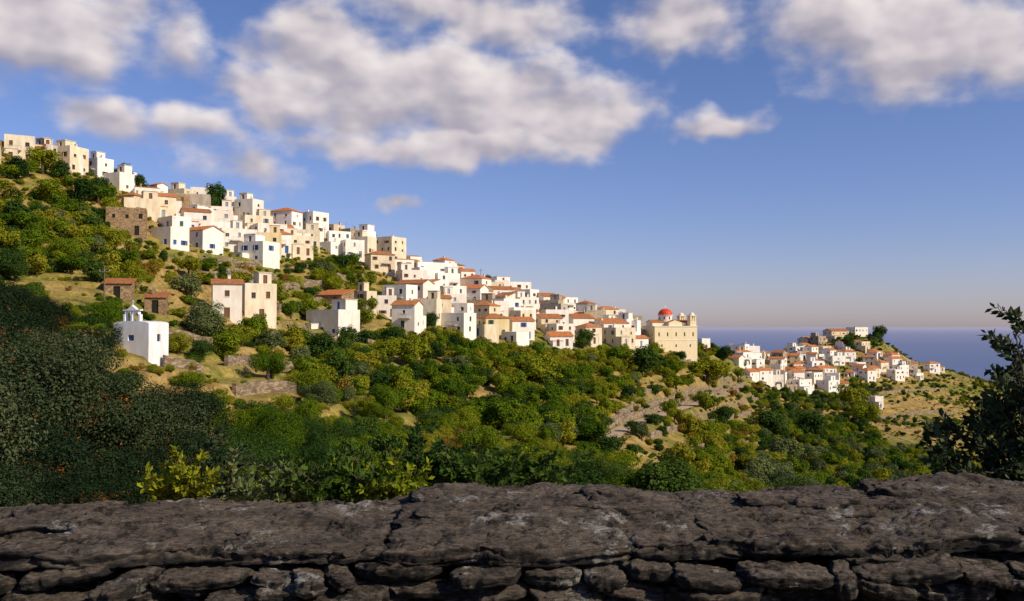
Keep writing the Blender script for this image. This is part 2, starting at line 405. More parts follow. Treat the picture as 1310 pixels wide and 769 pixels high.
# ------------------------------------------------------------------ houses
HP=[]
SH=['blue','brownwood','brownwood','green','greyblue','brownwood','brownwood','greyblue']
def windows(W,h,st,sh,rs,door,big=False):
    ops=[];extra=[]
    fh=h/st
    for f in range(st):
        n=max(1,int(W/rs.uniform(2.3,3.8)))
        sp=W/n;z=f*fh+.9
        for k in range(n):
            if rs.random()<.2: continue
            cx=sp*(k+.5)+rs.uniform(-.25,.25);ww=rs.choice((.32,.4,.46));hh=rs.choice((.8,1.05,1.25))
            if f==0 and door and k==n//2:
                ops.append((cx-.48,cx+.48,0.05,2.1,sh));continue
            if cx-ww-.1<.2 or cx+ww+.1>W-.2: continue
            closed=rs.random()<.35
            z1=min(z+hh,(f+1)*fh-.3)
            ops.append((cx-ww,cx+ww,z,z1,sh if closed else M['glass']))
            extra.append((cx-ww,cx+ww,z,z1,(not closed) and rs.random()<.4))
    return ops,extra
def house(name,cx,cy,z,w,d,h,rot,st,roof,wall,shut,seed,base=4.5,chim=True,ruin=False):
    rs=random.Random(seed);mb=MB();wm=M[wall];sh=M[shut];dk=M['dark']
    x0,x1,y0,y1=-w/2,w/2,-d/2,d/2
    par=.45 if roof=='flat' else 0
    sides=[((x0,y0),(1,0),(0,-1),w,True),((x1,y0),(0,1),(1,0),d,False),((x0,y1),(0,-1),(-1,0),d,False),((x1,y1),(-1,0),(0,1),w,False)]
    for k,(O,Xd,Nn,W,door) in enumerate(sides):
        ops,ex=windows(W,h,st,sh if not ruin else dk,rs,door)
        if ruin: ops=[(a,b,c,dd,dk) for a,b,c,dd,_ in ops];ex=[]
        mb.facade(O,Xd,Nn,W,-base,h+par,ops,wm)
        for a,b,c,dd,op in ex:
            mb.obox(O,Xd,Nn,a-.08,b+.08,0.002,.09,c-.09,c,wm)
            mb.obox(O,Xd,Nn,(a+b)/2-.03,(a+b)/2+.03,-.178,-.12,c,dd,sh)
            mb.obox(O,Xd,Nn,a,b,-.178,-.12,(c+dd)/2-.03,(c+dd)/2+.03,sh)
            if op:
                q=(b-a)/2
                mb.obox(O,Xd,Nn,a-q-.02,a-.02,.003,.05,c,dd,sh);mb.obox(O,Xd,Nn,b+.02,b+q+.02,.003,.05,c,dd,sh)
        if k==0 and st>1 and rs.random()<.3 and not ruin:
            bx=rs.uniform(.5,max(.6,W-3.6));zb=h/st-.1
            mb.obox(O,Xd,Nn,bx,bx+3,.003,1.1,zb-.15,zb,M['slab'])
            for q in np.linspace(bx+.03,bx+2.97,12): mb.obox(O,Xd,Nn,q-.02,q+.02,1.0,1.04,zb,zb+.9,M['metal'])
            mb.obox(O,Xd,Nn,bx,bx+3,.99,1.05,zb+.9,zb+.95,M['metal'])
    if roof=='flat':
        t=.25
        mb.poly([(x0+t,y0+t,h+.1),(x1-t,y0+t,h+.1),(x1-t,y1-t,h+.1),(x0+t,y1-t,h+.1)],M['slab'])
        o=[(x0,y0),(x1,y0),(x1,y1),(x0,y1)];i=[(x0+t,y0+t),(x1-t,y0+t),(x1-t,y1-t),(x0+t,y1-t)]
        for a in range(4):
            b_=(a+1)%4
            mb.poly([(*o[a],h+par),(*o[b_],h+par),(*i[b_],h+par),(*i[a],h+par)],wm)
            mb.poly([(*i[a],h+.1),(*i[b_],h+.1),(*i[b_],h+par),(*i[a],h+par)],wm)
        if rs.random()<.3:
            rw=w*.4;sx=rs.choice((-1,1));xc=sx*(w/2-rw/2-.35)
            O=(xc-rw/2,y0+d*.35)
            mb.facade(O,(1,0),(0,-1),rw,h+.1,h+2.5,[(rw/2-.4,rw/2+.4,h+.15,h+2.1,sh)],wm)
            mb.box(xc-rw/2+.001,xc+rw/2-.001,y0+d*.35+.2,y1-.4,h+.1,h+2.495,wm)
            mb.box(xc-rw/2-.12,xc+rw/2+.12,y0+d*.35-.12,y1-.3,h+2.5,h+2.65,M['slab'])
        if rs.random()<.3:
            a=rs.uniform(x0+1,x1-1);mb.box(a,a+.03,0,.03,h+.1,h+3,M['metal']);mb.box(a-.5,a+.5,0.04,.07,h+2.7,h+2.74,M['metal']);mb.box(a-.4,a+.4,0.04,.07,h+2.4,h+2.43,M['metal'])
        if rs.random()<.25:
            mb.cyl(rs.uniform(x0+1.2,x1-1.2),d*.2,h+.3,h+1.1,.5,.5,M['metal'],10)
    else:
        e=.3;rz=h+(min(w,d)*.5)*.42
        tm=M['tile'];th=.14
        A=(x0-e,y0-e);B=(x1+e,y0-e);C=(x1+e,y1+e);Dd=(x0-e,y1+e);zl=h-.03
        if roof=='hip':
            if w>=d: R0=(x0+d/2,0,rz);R1=(x1-d/2,0,rz);F_=[[(*A,zl),(*B,zl),R1,R0],[(*B,zl),(*C,zl),R1],[(*C,zl),(*Dd,zl),R0,R1],[(*Dd,zl),(*A,zl),R0]]
            else: R0=(0,y0+w/2,rz);R1=(0,y1-w/2,rz);F_=[[(*A,zl),(*B,zl),R0],[(*B,zl),(*C,zl),R1,R0],[(*C,zl),(*Dd,zl),R1],[(*Dd,zl),(*A,zl),R0,R1]]
        elif roof=='gable':
            R0=(x0-e,0,rz);R1=(x1+e,0,rz)
            F_=[[(*A,zl),(*B,zl),R1,R0],[(*C,zl),(*Dd,zl),R0,R1]]
            mb.poly([(x0,y0,h),(x0,y1,h),(x0,0,rz-.1)],wm);mb.poly([(x1,y0,h),(x1,y1,h),(x1,0,rz-.1)],wm)
        else:
            rz=h+d*.25
            F_=[[(*A,zl),(*B,zl),(x1+e,y1+e,rz),(x0-e,y1+e,rz)]]
            mb.poly([(x0,y0,h),(x0,y1,h),(x0,y1,rz-.1)],wm);mb.poly([(x1,y0,h),(x1,y1,h),(x1,y1,rz-.1)],wm);mb.poly([(x0,y1,h),(x1,y1,h),(x1,y1,rz-.1),(x0,y1,rz-.1)],wm)
        for q in F_:
            top=[(p[0],p[1],p[2]+th) for p in q];mb.poly(top,tm);mb.poly(q,wm)
            for k in range(len(q)):
                k2=(k+1)%len(q);mb.poly([q[k],q[k2],top[k2],top[k]],tm)
    if chim and rs.random()<.45:
        a=rs.uniform(x0+.8,x1-1.3);bb=rs.uniform(0,y1-1)
        mb.box(a,a+.5,bb,bb+.5,h,h+1.6,wm);mb.box(a-.08,a+.58,bb-.08,bb+.58,h+1.6,h+1.7,M['slab'])
    if rs.random()<.3 and not ruin:
        aw=w*.45;ah=min(h*.55,2.8)
        O=(x0,y0-2.6);mb.facade(O,(1,0),(0,-1),aw,-base,ah,[(aw/2-.45,aw/2+.45,.05,2.05,sh)],wm)
        mb.box(x0+.002,x0+aw-.002,y0-2.4,y0-.003,-base,ah-.003,wm);mb.box(x0-.1,x0+aw+.1,y0-2.7,y0-.004,ah,ah+.14,M['slab'] if roof=='flat' else M['tile'])
    o=mb.obj(name,(cx,cy,z),rot);HP.append((cx,cy,max(w,d)/2));return o
NM={'white':'white_house','cream':'cream_house','yellow':'yellow_house','pink':'peach_house','grey':'grey_house','stone':'stone_house','brown':'brown_stone_house'}
def H(pl,pr,pb,pt,wall='white',roof='flat',shut='brownwood',rot=None,st=None,ruin=False,dep=None,dmin=90):
    pc=(pl+pr)/2;x,y,z=hit(pc,pb,dmin)
    Wd=(pr-pl)/F*y;hh=(pb-pt)/F*y
    sd=int(pl*7+pb*13);rs=random.Random(sd)
    if rot is None: rot=math.radians(rs.choice((1,1,-1))*rs.uniform(18,36))
    a=abs(rot);d=dep or min(8,max(3.5,Wd*.65))
    w=max(3.0,(Wd-d*math.sin(a))/math.cos(a))
    if roof=='flat': hh-=.45
    else: hh-=min(w,d)*.2
    hh=max(2.5,hh);st=st or max(1,round(hh/3.0))
    yc=y+ (w*math.sin(a)+d*math.cos(a))/2
    xc=(pc-655)/F*yc
    return house(NM[wall],xc,yc,float(z),w,d,hh,rot,st,roof,wall,shut,sd,ruin=ruin)
R=math.radians
L=[(-70,0,215,172,'cream','gable','brownwood'),(0,44,206,170,'cream','flat','brownwood'),(8,60,184,158,'cream','gable','brownwood'),(36,76,180,152,'grey','flat','brownwood'),
(40,66,208,182,'cream','flat','brownwood'),(62,108,213,178,'cream','flat','brownwood'),(78,106,192,170,'white','flat','greyblue'),(106,142,224,197,'white','flat','brownwood'),(138,172,218,197,'white','flat','brownwood'),
(132,168,243,219,'white','flat','brownwood'),(150,186,262,247,'cream','hip','brownwood'),(190,212,230,208,'white','gable','brownwood'),(212,248,236,215,'cream','flat','brownwood'),
(168,205,252,238,'stone','shed','brownwood'),(197,243,272,246,'brown','flat','brownwood'),(240,276,264,236,'white','flat','brownwood'),(272,302,270,246,'white','flat','greyblue'),(230,270,286,264,'white','flat','brownwood'),
(252,300,293,268,'white','flat','greyblue'),(300,335,290,254,'white','flat','brownwood'),
(292,330,322,300,'white','gable','brownwood'),(345,385,302,264,'white','hip','brownwood'),(338,376,304,286,'cream','gable','brownwood'),
(378,420,312,270,'white','flat','brownwood'),(365,398,322,298,'white','flat','greyblue'),(418,470,316,292,'stone','flat','brownwood'),(405,440,308,286,'cream','flat','brownwood'),
(268,312,410,358,'white','gable','brownwood'),(300,355,410,362,'cream','flat','brownwood'),(405,452,392,372,'brown','shed','brownwood'),(452,482,400,372,'cream','flat','brownwood'),(478,508,406,378,'white','flat','brownwood'),
(462,520,334,302,'cream','flat','brownwood'),(440,480,322,294,'white','flat','brownwood'),(505,548,370,345,'white','flat','brownwood'),(520,585,362,335,'white','flat','greyblue'),(495,530,352,332,'white','flat','brownwood'),
(512,548,398,382,'cream','gable','brownwood'),(546,578,412,378,'cream','gable','brownwood'),(585,625,388,364,'white','gable','brownwood'),(600,640,414,386,'cream','hip','brownwood'),
(610,652,432,402,'yellow','hip','green'),(645,684,434,406,'white','gable','blue'),(680,720,426,402,'cream','gable','brownwood'),(628,680,374,354,'white','flat','brownwood'),
(572,606,414,388,'white','flat','brownwood'),(718,760,424,402,'white','gable','brownwood'),(522,545,420,404,'white','flat','brownwood'),(700,735,436,414,'white','flat','brownwood'),
(736,770,440,414,'cream','hip','brownwood'),(770,812,430,408,'white','flat','brownwood'),(655,690,392,370,'white','flat','brownwood'),(690,740,384,366,'white','flat','brownwood'),
(760,800,412,394,'white','flat','brownwood'),(892,908,446,432,'white','flat','brownwood'),(800,820,436,410,'white','flat','brownwood')]
for h in L: H(*h)
H(193,240,318,290,'white','flat','blue',rot=R(-28))
H(232,284,322,288,'white','gable','blue',rot=R(-30))
H(305,356,338,308,'white','flat','blue',rot=R(-24))
H(390,462,432,396,'white','flat','blue',rot=R(-36),st=1,dep=6)
H(132,190,300,264,'brown','flat','brownwood',rot=R(20),st=2,ruin=True)
H(133,172,384,372,'brown','shed','brownwood',rot=R(15),st=1,ruin=True)
H(185,215,402,388,'brown','shed','brownwood',rot=R(15),st=1,ruin=True)
RC=[(1018,1060,433,421,'cream','gable','brownwood'),(1052,1086,432,418,'cream','gable','brownwood'),(1082,1110,427,414,'white','flat','brownwood'),(1036,1056,442,430,'stone','flat','brownwood'),(1112,1128,521,507,'white','flat','blue'),(1060,1085,500,488,'white','gable','brownwood')]
for h in RC: H(*h,dmin=380)
rs=random.Random(5)
def inpoly(x,y,P):
    c=False;j=len(P)-1
    for i in range(len(P)):
        if (P[i][1]>y)!=(P[j][1]>y) and x<(P[j][0]-P[i][0])*(y-P[i][1])/(P[j][1]-P[i][1])+P[i][0]: c=not c
        j=i
    return c
def proj(x,y,z): return 655+F*x/y,EYE-F*z/y
VIL=[(112,216),(160,234),(240,249),(300,272),(350,287),(400,298),(470,312),(520,328),(580,347),(640,370),(700,388),(760,406),(820,426),(815,446),(760,446),(700,440),(640,440),(600,430),(520,420),(500,385),(540,375),(480,345),(430,322),(360,328),(300,325),(240,300),(190,285),(150,245)]
FAR=[(930,452),(1000,456),(1030,450),(1060,448),(1100,440),(1120,452),(1150,464),(1200,474),(1195,484),(1130,486),(1080,486),(1060,500),(1000,500),(960,486),(935,462)]
def fill(poly,n,dr,sep,wr,far=False):
    cnt=0
    for _ in range(n):
        px=rs.uniform(105,825) if not far else rs.uniform(925,1205)
        u=(px-655)/F;y=rs.uniform(*dr);x=u*y;z=float(height(x,y))
        a,b_=proj(x,y,z)
        if not inpoly(a,b_,poly): continue
        if any((x-p[0])**2+(y-p[1])**2<sep*sep for p in HP): continue
        if far and rs.random()<.2: HP.append((x,y,1.5));continue
        w=rs.uniform(*wr);d=rs.uniform(4.5,7);st=rs.choice((1,1,2,2));h=st*rs.uniform(2.5,2.9)
        wall=rs.choices(('white','cream','yellow','pink','grey','stone','brown'),(71,15,3,1,3,6,1))[0]
        roof=rs.choices(('flat','gable','hip','shed'),(58,22,13,7) if not far else (44,30,20,6))[0]
        shut=rs.choice(SH);rot=R(rs.choice((1,1,-1))*rs.uniform(12,42))
        house(NM[wall],x,y,z-.3,w,d,h,rot,st,roof,wall,shut,rs.randint(0,99999));cnt+=1
    return cnt
c1=fill(VIL,16000,(170,350),7.4,(4.6,9.5))
c2=fill(FAR,9000,(380,620),8.7,(5,9.5),True)
print('HOUSES',c1,c2,len(HP))

M['cream_ch']=plaster('church_plaster',(.82,.72,.50),.06)
def church():
    y=hit(856,452,250)[1]+8;x=(856-655)/F*y
    z=(EYE-450)/F*y
    mb=MB();c=M['cream_ch'];w=16.5;h=9.0;d=11
    def rowops(W,n,z0,z1,m_): return [(W*(k+.5)/n-.25,W*(k+.5)/n+.25,z0,z1,m_) for k in range(n)]
    mb.facade((-w/2,-d/2),(1,0),(0,-1),w,-5,h,rowops(w,5,5.6,6.8,M['glass'])+rowops(w,3,1.8,2.8,M['glass']),c,.2)
    mb.facade((w/2,-d/2),(0,1),(1,0),d,-5,h,rowops(d,3,5.6,6.8,M['glass'])+rowops(d,3,1.8,2.8,M['glass']),c,.2)
    mb.facade((-w/2,d/2),(0,-1),(-1,0),d,-5,h,rowops(d,3,5.6,6.8,M['glass'])+[(d/2-1,d/2+1,0,3.4,M['brownwood'])],c,.2)
    mb.facade((w/2,d/2),(-1,0),(0,1),w,-5,h,[],c)
    for k in range(5):
        cx=-w/2+w*(k+.5)/5
        mb.poly([(cx+.25*math.cos(a),-d/2-.012,6.8+.25*math.sin(a)) for a in np.linspace(0,math.pi,9)],M['glass'])
    mb.box(-w/2-.2,w/2+.2,-d/2-.2,d/2+.2,h,h+.3,M['white'])
    mb.box(-w/2-.1,w/2+.1,-d/2-.1,-d/2-.003,4.1,4.3,M['white'])
    for ax in (0,1):
        a=(w*.5-.5,2.6) if ax==0 else (2.6,d*.5-.4)
        mb.box(-a[0]+(.01*ax),a[0],-a[1],a[1],h+.3,h+1.5+.01*ax,c)
        if ax==0:
            for s_ in (-1,1): mb.poly([(-a[0]-.2,s_*2.9,h+1.55),(a[0]+.2,s_*2.9,h+1.55),(a[0]+.2,0,h+2.5),(-a[0]-.2,0,h+2.5)],M['tile'])
            for s_ in (-1,1): mb.poly([(s_*a[0],-2.6,h+1.5),(s_*a[0],2.6,h+1.5),(s_*a[0],0,h+2.45)],c)
        else:
            for s_ in (-1,1): mb.poly([(s_*2.9,-a[1]-.2,h+1.56),(s_*2.9,a[1]+.2,h+1.56),(0,a[1]+.2,h+2.52),(0,-a[1]-.2,h+2.52)],M['tile'])
            for s_ in (-1,1): mb.poly([(-2.6,s_*a[1],h+1.51),(2.6,s_*a[1],h+1.51),(0,s_*a[1],h+2.47)],c)
    dx=-1.5
    mb.cyl(dx,0,h+1.2,h+4.0,2.5,2.5,M['white'],20)
    for k in range(8):
        a=2*math.pi*k/8+.2;X_=(-math.sin(a),math.cos(a));N_=(math.cos(a),math.sin(a));O=(dx+2.5*N_[0],2.5*N_[1])
        mb.obox(O,X_,N_,-.22,.22,-.1,.03,h+2.6,h+3.6,M['glass'])
    mb.cyl(dx,0,h+4.0,h+4.2,2.8,2.8,M['white'],20)
    mb.dome(dx,0,h+4.2,2.65,2.3,M['reddome'])
    mb.box(dx-.06,dx+.06,-.06,.06,h+6.4,h+7.8,M['white']);mb.box(dx-.4,dx+.4,-.05,.05,h+7.1,h+7.22,M['white'])
    for (tx,ty) in ((w/2-1.4,-d/2+1.4),(w/2-1.4,d/2-1.4)):
        mb.box(tx-1.2,tx+1.2,ty-1.2,ty+1.2,h+.3,h+2.0,c)
        for sx in (-1,1):
            for sy in (-1,1): mb.box(tx+sx*.85-.3,tx+sx*.85+.3,ty+sy*.85-.3,ty+sy*.85+.3,h+2.0,h+3.8,c)
        mb.box(tx-1.3,tx+1.3,ty-1.3,ty+1.3,h+3.8,h+4.1,M['white'])
        mb.cyl(tx,ty,h+2.7,h+3.4,.4,.15,M['metal'],8)
        mb.dome(tx,ty,h+4.1,1.0,1.0,M['white'],12,5)
    mb.obj('domed_church',(x,y,z),R(16));HP.append((x,y,10))
church()
def chapel():
    x,y,z=hit(182,457,85);w=5.3;d=3.6;h=3.8;y+=3;x=(181-655)/F*y;z=(EYE-454)/F*(y-3)
    mb=MB();c=M['blue_white']
    mb.facade((-w/2,-d/2),(1,0),(0,-1),w,-4,h,[(w/2-.45,w/2+.45,1.7,2.4,M['blue'])],c,.2)
    mb.facade((w/2,-d/2),(0,1),(1,0),d,-4,h,[(d/2-.3,d/2+.3,1.6,2.5,M['glass'])],c,.2)
    mb.facade((-w/2,d/2),(0,-1),(-1,0),d,-4,h,[(1,1.5,1.6,2.5,M['glass'])],c,.2)
    mb.facade((w/2,d/2),(-1,0),(0,1),w,-4,h,[],c)
    n=10
    for k in range(n):
        a0=math.pi*k/n;a1=math.pi*(k+1)/n
        mb.poly([(w/2*math.cos(a0),-d/2,h+.35*math.sin(a0)),(w/2*math.cos(a0),d/2,h+.35*math.sin(a0)),(w/2*math.cos(a1),d/2,h+.35*math.sin(a1)),(w/2*math.cos(a1),-d/2,h+.35*math.sin(a1))],c)
    for s_ in (-1,1): mb.poly([(w/2*math.cos(a),s_*d/2,h+.35*math.sin(a)) for a in np.linspace(0,math.pi,11)],c)
    y0=-d/2+.05;y1=y0+.5;zb=h+.3
    for a,b_ in ((-1.25,-1.0),(-.12,.12),(1.0,1.25)): mb.box(a,b_,y0,y1,zb-.3,zb+.85,c)
    for cx in (-.56,.56):
        for k in range(8):
            a0=math.pi*k/8;a1=math.pi*(k+1)/8
            mb.box(cx+.44*math.cos(a1),cx+.44*math.cos(a0),y0+.01,y1-.01,zb+.85+.38*min(math.sin(a0),math.sin(a1)),zb+1.3,c)
    mb.box(-1.3,1.3,y0-.03,y1+.03,zb+1.3,zb+1.45,c)
    mb.poly([(-.7,y0,zb+1.45),(.7,y0,zb+1.45),(0,y0,zb+1.95)],c);mb.poly([(-.7,y1,zb+1.45),(.7,y1,zb+1.45),(0,y1,zb+1.95)],c)
    mb.poly([(-.7,y0,zb+1.45),(-.7,y1,zb+1.45),(0,y1,zb+1.95),(0,y0,zb+1.95)],c);mb.poly([(.7,y0,zb+1.45),(.7,y1,zb+1.45),(0,y1,zb+1.95),(0,y0,zb+1.95)],c)
    mb.box(-.04,.04,y0+.2,y0+.28,zb+1.9,zb+2.6,c);mb.box(-.22,.22,y0+.2,y0+.28,zb+2.3,zb+2.37,c)
    mb.cyl(-.56,y0+.25,zb+.3,zb+.7,.2,.08,M['metal'],8)
    mb.obj('white_chapel',(x,y,z),R(-18));HP.append((x,y,4))
chapel()
def pole(px,py,hh=8,dmin=80):
    x,y,z=hit(px,py,dmin);mb=MB()
    mb.cyl(0,0,-1,hh,.12,.08,M['wood'],8);mb.box(-.7,.7,-.2,-.105,hh-.9,hh-.78,M['wood'])
    for q in (-.6,0,.6): mb.cyl(q,-.15,hh-.78,hh-.55,.05,.04,M['metal'],6)
    mb.obj('utility_pole',(x,y,z),R(25))
for p in ((133,400,6.5),(415,318,7),(455,330,7),(352,300,7),(615,352,7),(1010,470,8,380),(568,362,7),(480,300,7)): pole(*p)

# ------------------------------------------------------------------ foliage
def leaves_np(C,Nrm,size,rng,asp=.55):
    n=len(C)
    Nrm=Nrm/np.linalg.norm(Nrm,axis=1)[:,None]
    r=rng.normal(size=(n,3));T=np.cross(Nrm,r);T/=np.linalg.norm(T,axis=1)[:,None]+1e-9;B=np.cross(Nrm,T)
    s=size*(.6+.8*rng.random(n))[:,None]
    V=np.stack([C-T*s*.5,C+B*s*asp*.5+Nrm*s*.08,C+T*s*.5-Nrm*s*.1,C-B*s*asp*.5+Nrm*s*.08],1).reshape(-1,3)
    return V,np.arange(4*n).reshape(n,4)
def crown(n,size,seed,cz=1.0,rz=.8,nl=12,low=0.0,asp=.6,rnd=.38):
    rng=np.random.default_rng(seed)
    d=rng.normal(size=(nl,3));d/=np.linalg.norm(d,axis=1)[:,None];rr=.66*rng.random(nl)**.4
    lc=d*rr[:,None]*np.array([1,1,rz]);lc[:,2]+=cz
    lr=rng.uniform(.22,.46,nl)
    ns=nl*3;k=rng.integers(0,nl,ns);dd=rng.normal(size=(ns,3));dd/=np.linalg.norm(dd,axis=1)[:,None];dd[:,2]=np.abs(dd[:,2])*.8
    sc=lc[k]+dd*lr[k][:,None]*.95;sr=rng.uniform(.10,.2,ns)
    lc=np.vstack([lc,sc]);lr=np.concatenate([lr,sr])
    w=lr**2;w/=w.sum();k=rng.choice(len(lr),n,p=w)
    dd=rng.normal(size=(n,3));dd/=np.linalg.norm(dd,axis=1)[:,None]
    rad=lr[k]*(.66+.45*rng.random(n)**.7)
    out=rng.random(n)<.08;rad[out]*=1.0+.45*rng.random(out.sum())
    C=lc[k]+dd*rad[:,None]*np.array([1,1,.85])
    ok=C[:,2]>low;C=C[ok];dd=dd[ok];n=len(C)
    Nn=dd*.8+(C-np.array([0,0,cz-.3]))*.5+rng.normal(size=(n,3))*rnd+np.array([0,0,.25])
    return leaves_np(C,Nn,size,rng,asp),lc[:nl]
def tree_mesh(name,n,size,seed,lm,trunk=True,cz=1.15,rz=.75,nl=12,low=.25,link=False,extra=None,asp=.6):
    (V,Q),lc=crown(n,size,seed,cz,rz,nl,low,asp)
    mi=np.zeros(len(Q),int);mats=[lm,bark]
    if extra is not None:
        mats.append(extra);rng=np.random.default_rng(seed+1);cc=V.reshape(-1,4,3).mean(1)
        nz=fbm(cc[:,0]*2.2,cc[:,1]*2.2,cc[:,2]*2.2,2,seed);mi[(nz>.70)&(rng.random(len(Q))<.3)]=2;mi[rng.random(len(Q))<.008]=2
    mb=MB();rs=random.Random(seed)
    if trunk:
        z1=cz-rz*.35
        mb.tube([(0,0,-.5),(.03,.02,z1*.5),(.0,.05,z1)],[.11,.08,.06],bark,7)
        for c in lc[:9]:
            mid=(Vector((0,.05,z1))+Vector(c))/2+Vector((rs.uniform(-.08,.08),rs.uniform(-.08,.08),.0))
            mb.tube([(0,.05,z1-.1),mid,tuple(c)],[.05,.03,.012],bark,5)
    else:
        for c in lc[:8]: mb.tube([(rs.uniform(-.1,.1),rs.uniform(-.1,.1),-.2),tuple(Vector(c)*.6),tuple(c)],[.035,.022,.01],bark,4)
    BV=np.array(mb.v);BQ=np.array(mb.f)+len(V);V=np.vstack([V,BV]);Q=np.vstack([Q,BQ]);mi=np.concatenate([mi,np.ones(len(BQ),int)])
    return np_mesh(name,V,Q,mats,mi,smooth=False,link=link)
def library(cname,specs):
    c=bpy.data.collections.new(cname);out=[]
    for i,s in enumerate(specs):
        o=tree_mesh('%s_plant_%02d'%(cname,i),*s[:4],**s[4]);c.objects.link(o);out.append(o.data)
    return c,out
TR=dict(trunk=True,cz=1.15,rz=.75,low=.25,nl=14);SHB=dict(trunk=False,cz=.5,rz=.6,low=-.1,nl=11)
def specs(n,s): return [(n,s,101,L_green,TR),(n,s,102,L_green,SHB),(n,s,103,L_yel,TR),(n,s,104,L_yel,SHB),(n,s,105,L_dark,TR),(n,s,106,L_olive,TR),(int(n*.7),s,107,L_aut,SHB),(n,s,108,L_green,TR),(n,s,109,L_dark,SHB)]
far_c,far_m=library('far_foliage',specs(3000,.12))
mid_c,mid_m=library('mid_foliage',specs(10000,.06))
def scatter(name,coll,pos,scl,rot,ix):
    me=bpy.data.meshes.new(name);me.vertices.add(len(pos));me.vertices.foreach_set('co',np.asarray(pos,np.float32).ravel())
    a=me.attributes.new('scl','FLOAT_VECTOR','POINT');a.data.foreach_set('vector',np.asarray(scl,np.float32).ravel())
    a=me.attributes.new('rot','FLOAT_VECTOR','POINT');a.data.foreach_set('vector',np.asarray(rot,np.float32).ravel())
    a=me.attributes.new('ix','INT','POINT');a.data.foreach_set('value',np.asarray(ix,np.int32))
    o=bpy.data.objects.new(name,me);root.objects.link(o)
    ng=bpy.data.node_groups.new(name,'GeometryNodeTree')
    ng.interface.new_socket('Geometry',in_out='INPUT',socket_type='NodeSocketGeometry');ng.interface.new_socket('Geometry',in_out='OUTPUT',socket_type='NodeSocketGeometry')
    gi=ng.nodes.new('NodeGroupInput');go=ng.nodes.new('NodeGroupOutput');ip=ng.nodes.new('GeometryNodeInstanceOnPoints')
    ci=ng.nodes.new('GeometryNodeCollectionInfo');ci.inputs['Collection'].default_value=coll;ci.inputs['Separate Children'].default_value=True;ci.inputs['Reset Children'].default_value=True
    def na(n_,t):
        q=ng.nodes.new('GeometryNodeInputNamedAttribute');q.data_type=t;q.inputs['Name'].default_value=n_;return q.outputs[0]
    lk=ng.links.new
    lk(gi.outputs[0],ip.inputs['Points']);lk(ci.outputs[0],ip.inputs['Instance']);ip.inputs['Pick Instance'].default_value=True
    lk(na('ix','INT'),ip.inputs['Instance Index']);lk(na('rot','FLOAT_VECTOR'),ip.inputs['Rotation']);lk(na('scl','FLOAT_VECTOR'),ip.inputs['Scale'])
    lk(ip.outputs[0],go.inputs[0])
    md=o.modifiers.new('instances','NODES');md.node_group=ng
    return o
rng=np.random.default_rng(77)
NC=60000
u=rng.uniform(-.75,.75,NC);d=np.sqrt(rng.uniform(34**2,640**2,NC));x=u*d;y=d;z=height(x,y)
px=655+F*u;py=EYE-F*z/d
d5=np.interp(u,cu,cd[:,5]);d7=np.interp(u,cu,cd[:,7])
nz=fbm(x/22,y/22,0,3,31);nz2=fbm(x/60,y/60,0,3,51)
p=np.where(nz>.45,1.0,.42)
p=np.where(d>d5,.5,p)
vil=(px>200)&(px<830)&(d>d5)
p=np.where(vil,.18,p)
vp=np.array([inpoly(a,b,VIL) or inpoly(a,b,FAR) for a,b in zip(px,py)])
p=np.where(vp,.08,p)
gap=(px>355)&(px<500)&(py>312)&(py<420);p=np.where(gap,.5,p)
p=np.where((px<200)&(d>d5),np.where(nz>.45,.95,.45),p)
p=np.where((px>790)&(px<960)&(py>470)&(py<600),np.where(nz>.5,.55,.14),p)
p=np.where((px>=960)&(px<1120)&(py>492)&(py<600),np.where(nz>.45,.9,.4),p)
p=np.where((px>900)&(d>d5)&~vp&(py<492),.35,p)
p=np.where((px>1120)&(d>300),np.where(nz>.55,.55,.09),p)
p=np.where(vp&(px>900),.14,p)
p=np.where((px>1080)&(px<1125)&(py<450),.6,p)
p=np.where((px>255)&(px<385)&(py>455)&(py<515),.10,p)
p=np.where(d>d7*1.04,.02,p)
keep=rng.random(NC)<p*.74
for r in roads:
    for q in r[::2]: keep&=~(((x-q[0])**2+(y-q[1])**2<3.2**2)|((np.abs(x-q[0]*y/q[1])<2)&(y<q[1])&(y>q[1]-9)))
HPa=np.array(HP)
for hx_,hy_,hr in HPa: keep&=~((x-hx_)**2+(y-hy_)**2<(hr+1.2)**2)
x,y,z,d,px,py,nz2,vp_,nz=[a[keep] for a in (x,y,z,d,px,py,nz2,vp,nz)]
n=len(x);big=rng.random(n)<.5
s=np.where(big,rng.uniform(1.7,3.1,n),rng.uniform(.7,1.6,n))
s=np.where((px>1120)&(d>300),s*.6,s)
s=np.where(vp_,np.minimum(s,1.9),s)
s=np.where((d<70),s*.8,s)
for hx_,hy_,hr in HPa:
    m_=(np.abs(x-hx_*(y/hy_))<hr+2)&(y<hy_)&(y>hy_-14);s=np.where(m_,np.minimum(s,.9),s)
wt=rng.random(n)
ix=np.select([wt<.26,wt<.43,wt<.61,wt<.72,wt<.80,wt<.85,wt<.885,wt<.95],[0,1,2,3,4,5,6,7],8)
ix=np.where((nz2>.60)&(rng.random(n)<.3),rng.choice([6,3,3],n),ix)
ix=np.where((nz2<.43)&(rng.random(n)<.45),rng.choice([4,8,0],n),ix)
ix=np.where((px>950)&(px<1200)&(rng.random(n)<.4),rng.choice([4,8,5],n),ix)
ix=np.where(~big&np.isin(ix,[0,2,4,7])&(rng.random(n)<.7),rng.choice([1,3,3,8],n),ix)
scl=np.stack([s*rng.uniform(.85,1.25,n),s*rng.uniform(.85,1.25,n),s*rng.uniform(.7,1.1,n)],1)
rot=np.stack([rng.normal(0,.06,n),rng.normal(0,.06,n),rng.uniform(0,6.28,n)],1)
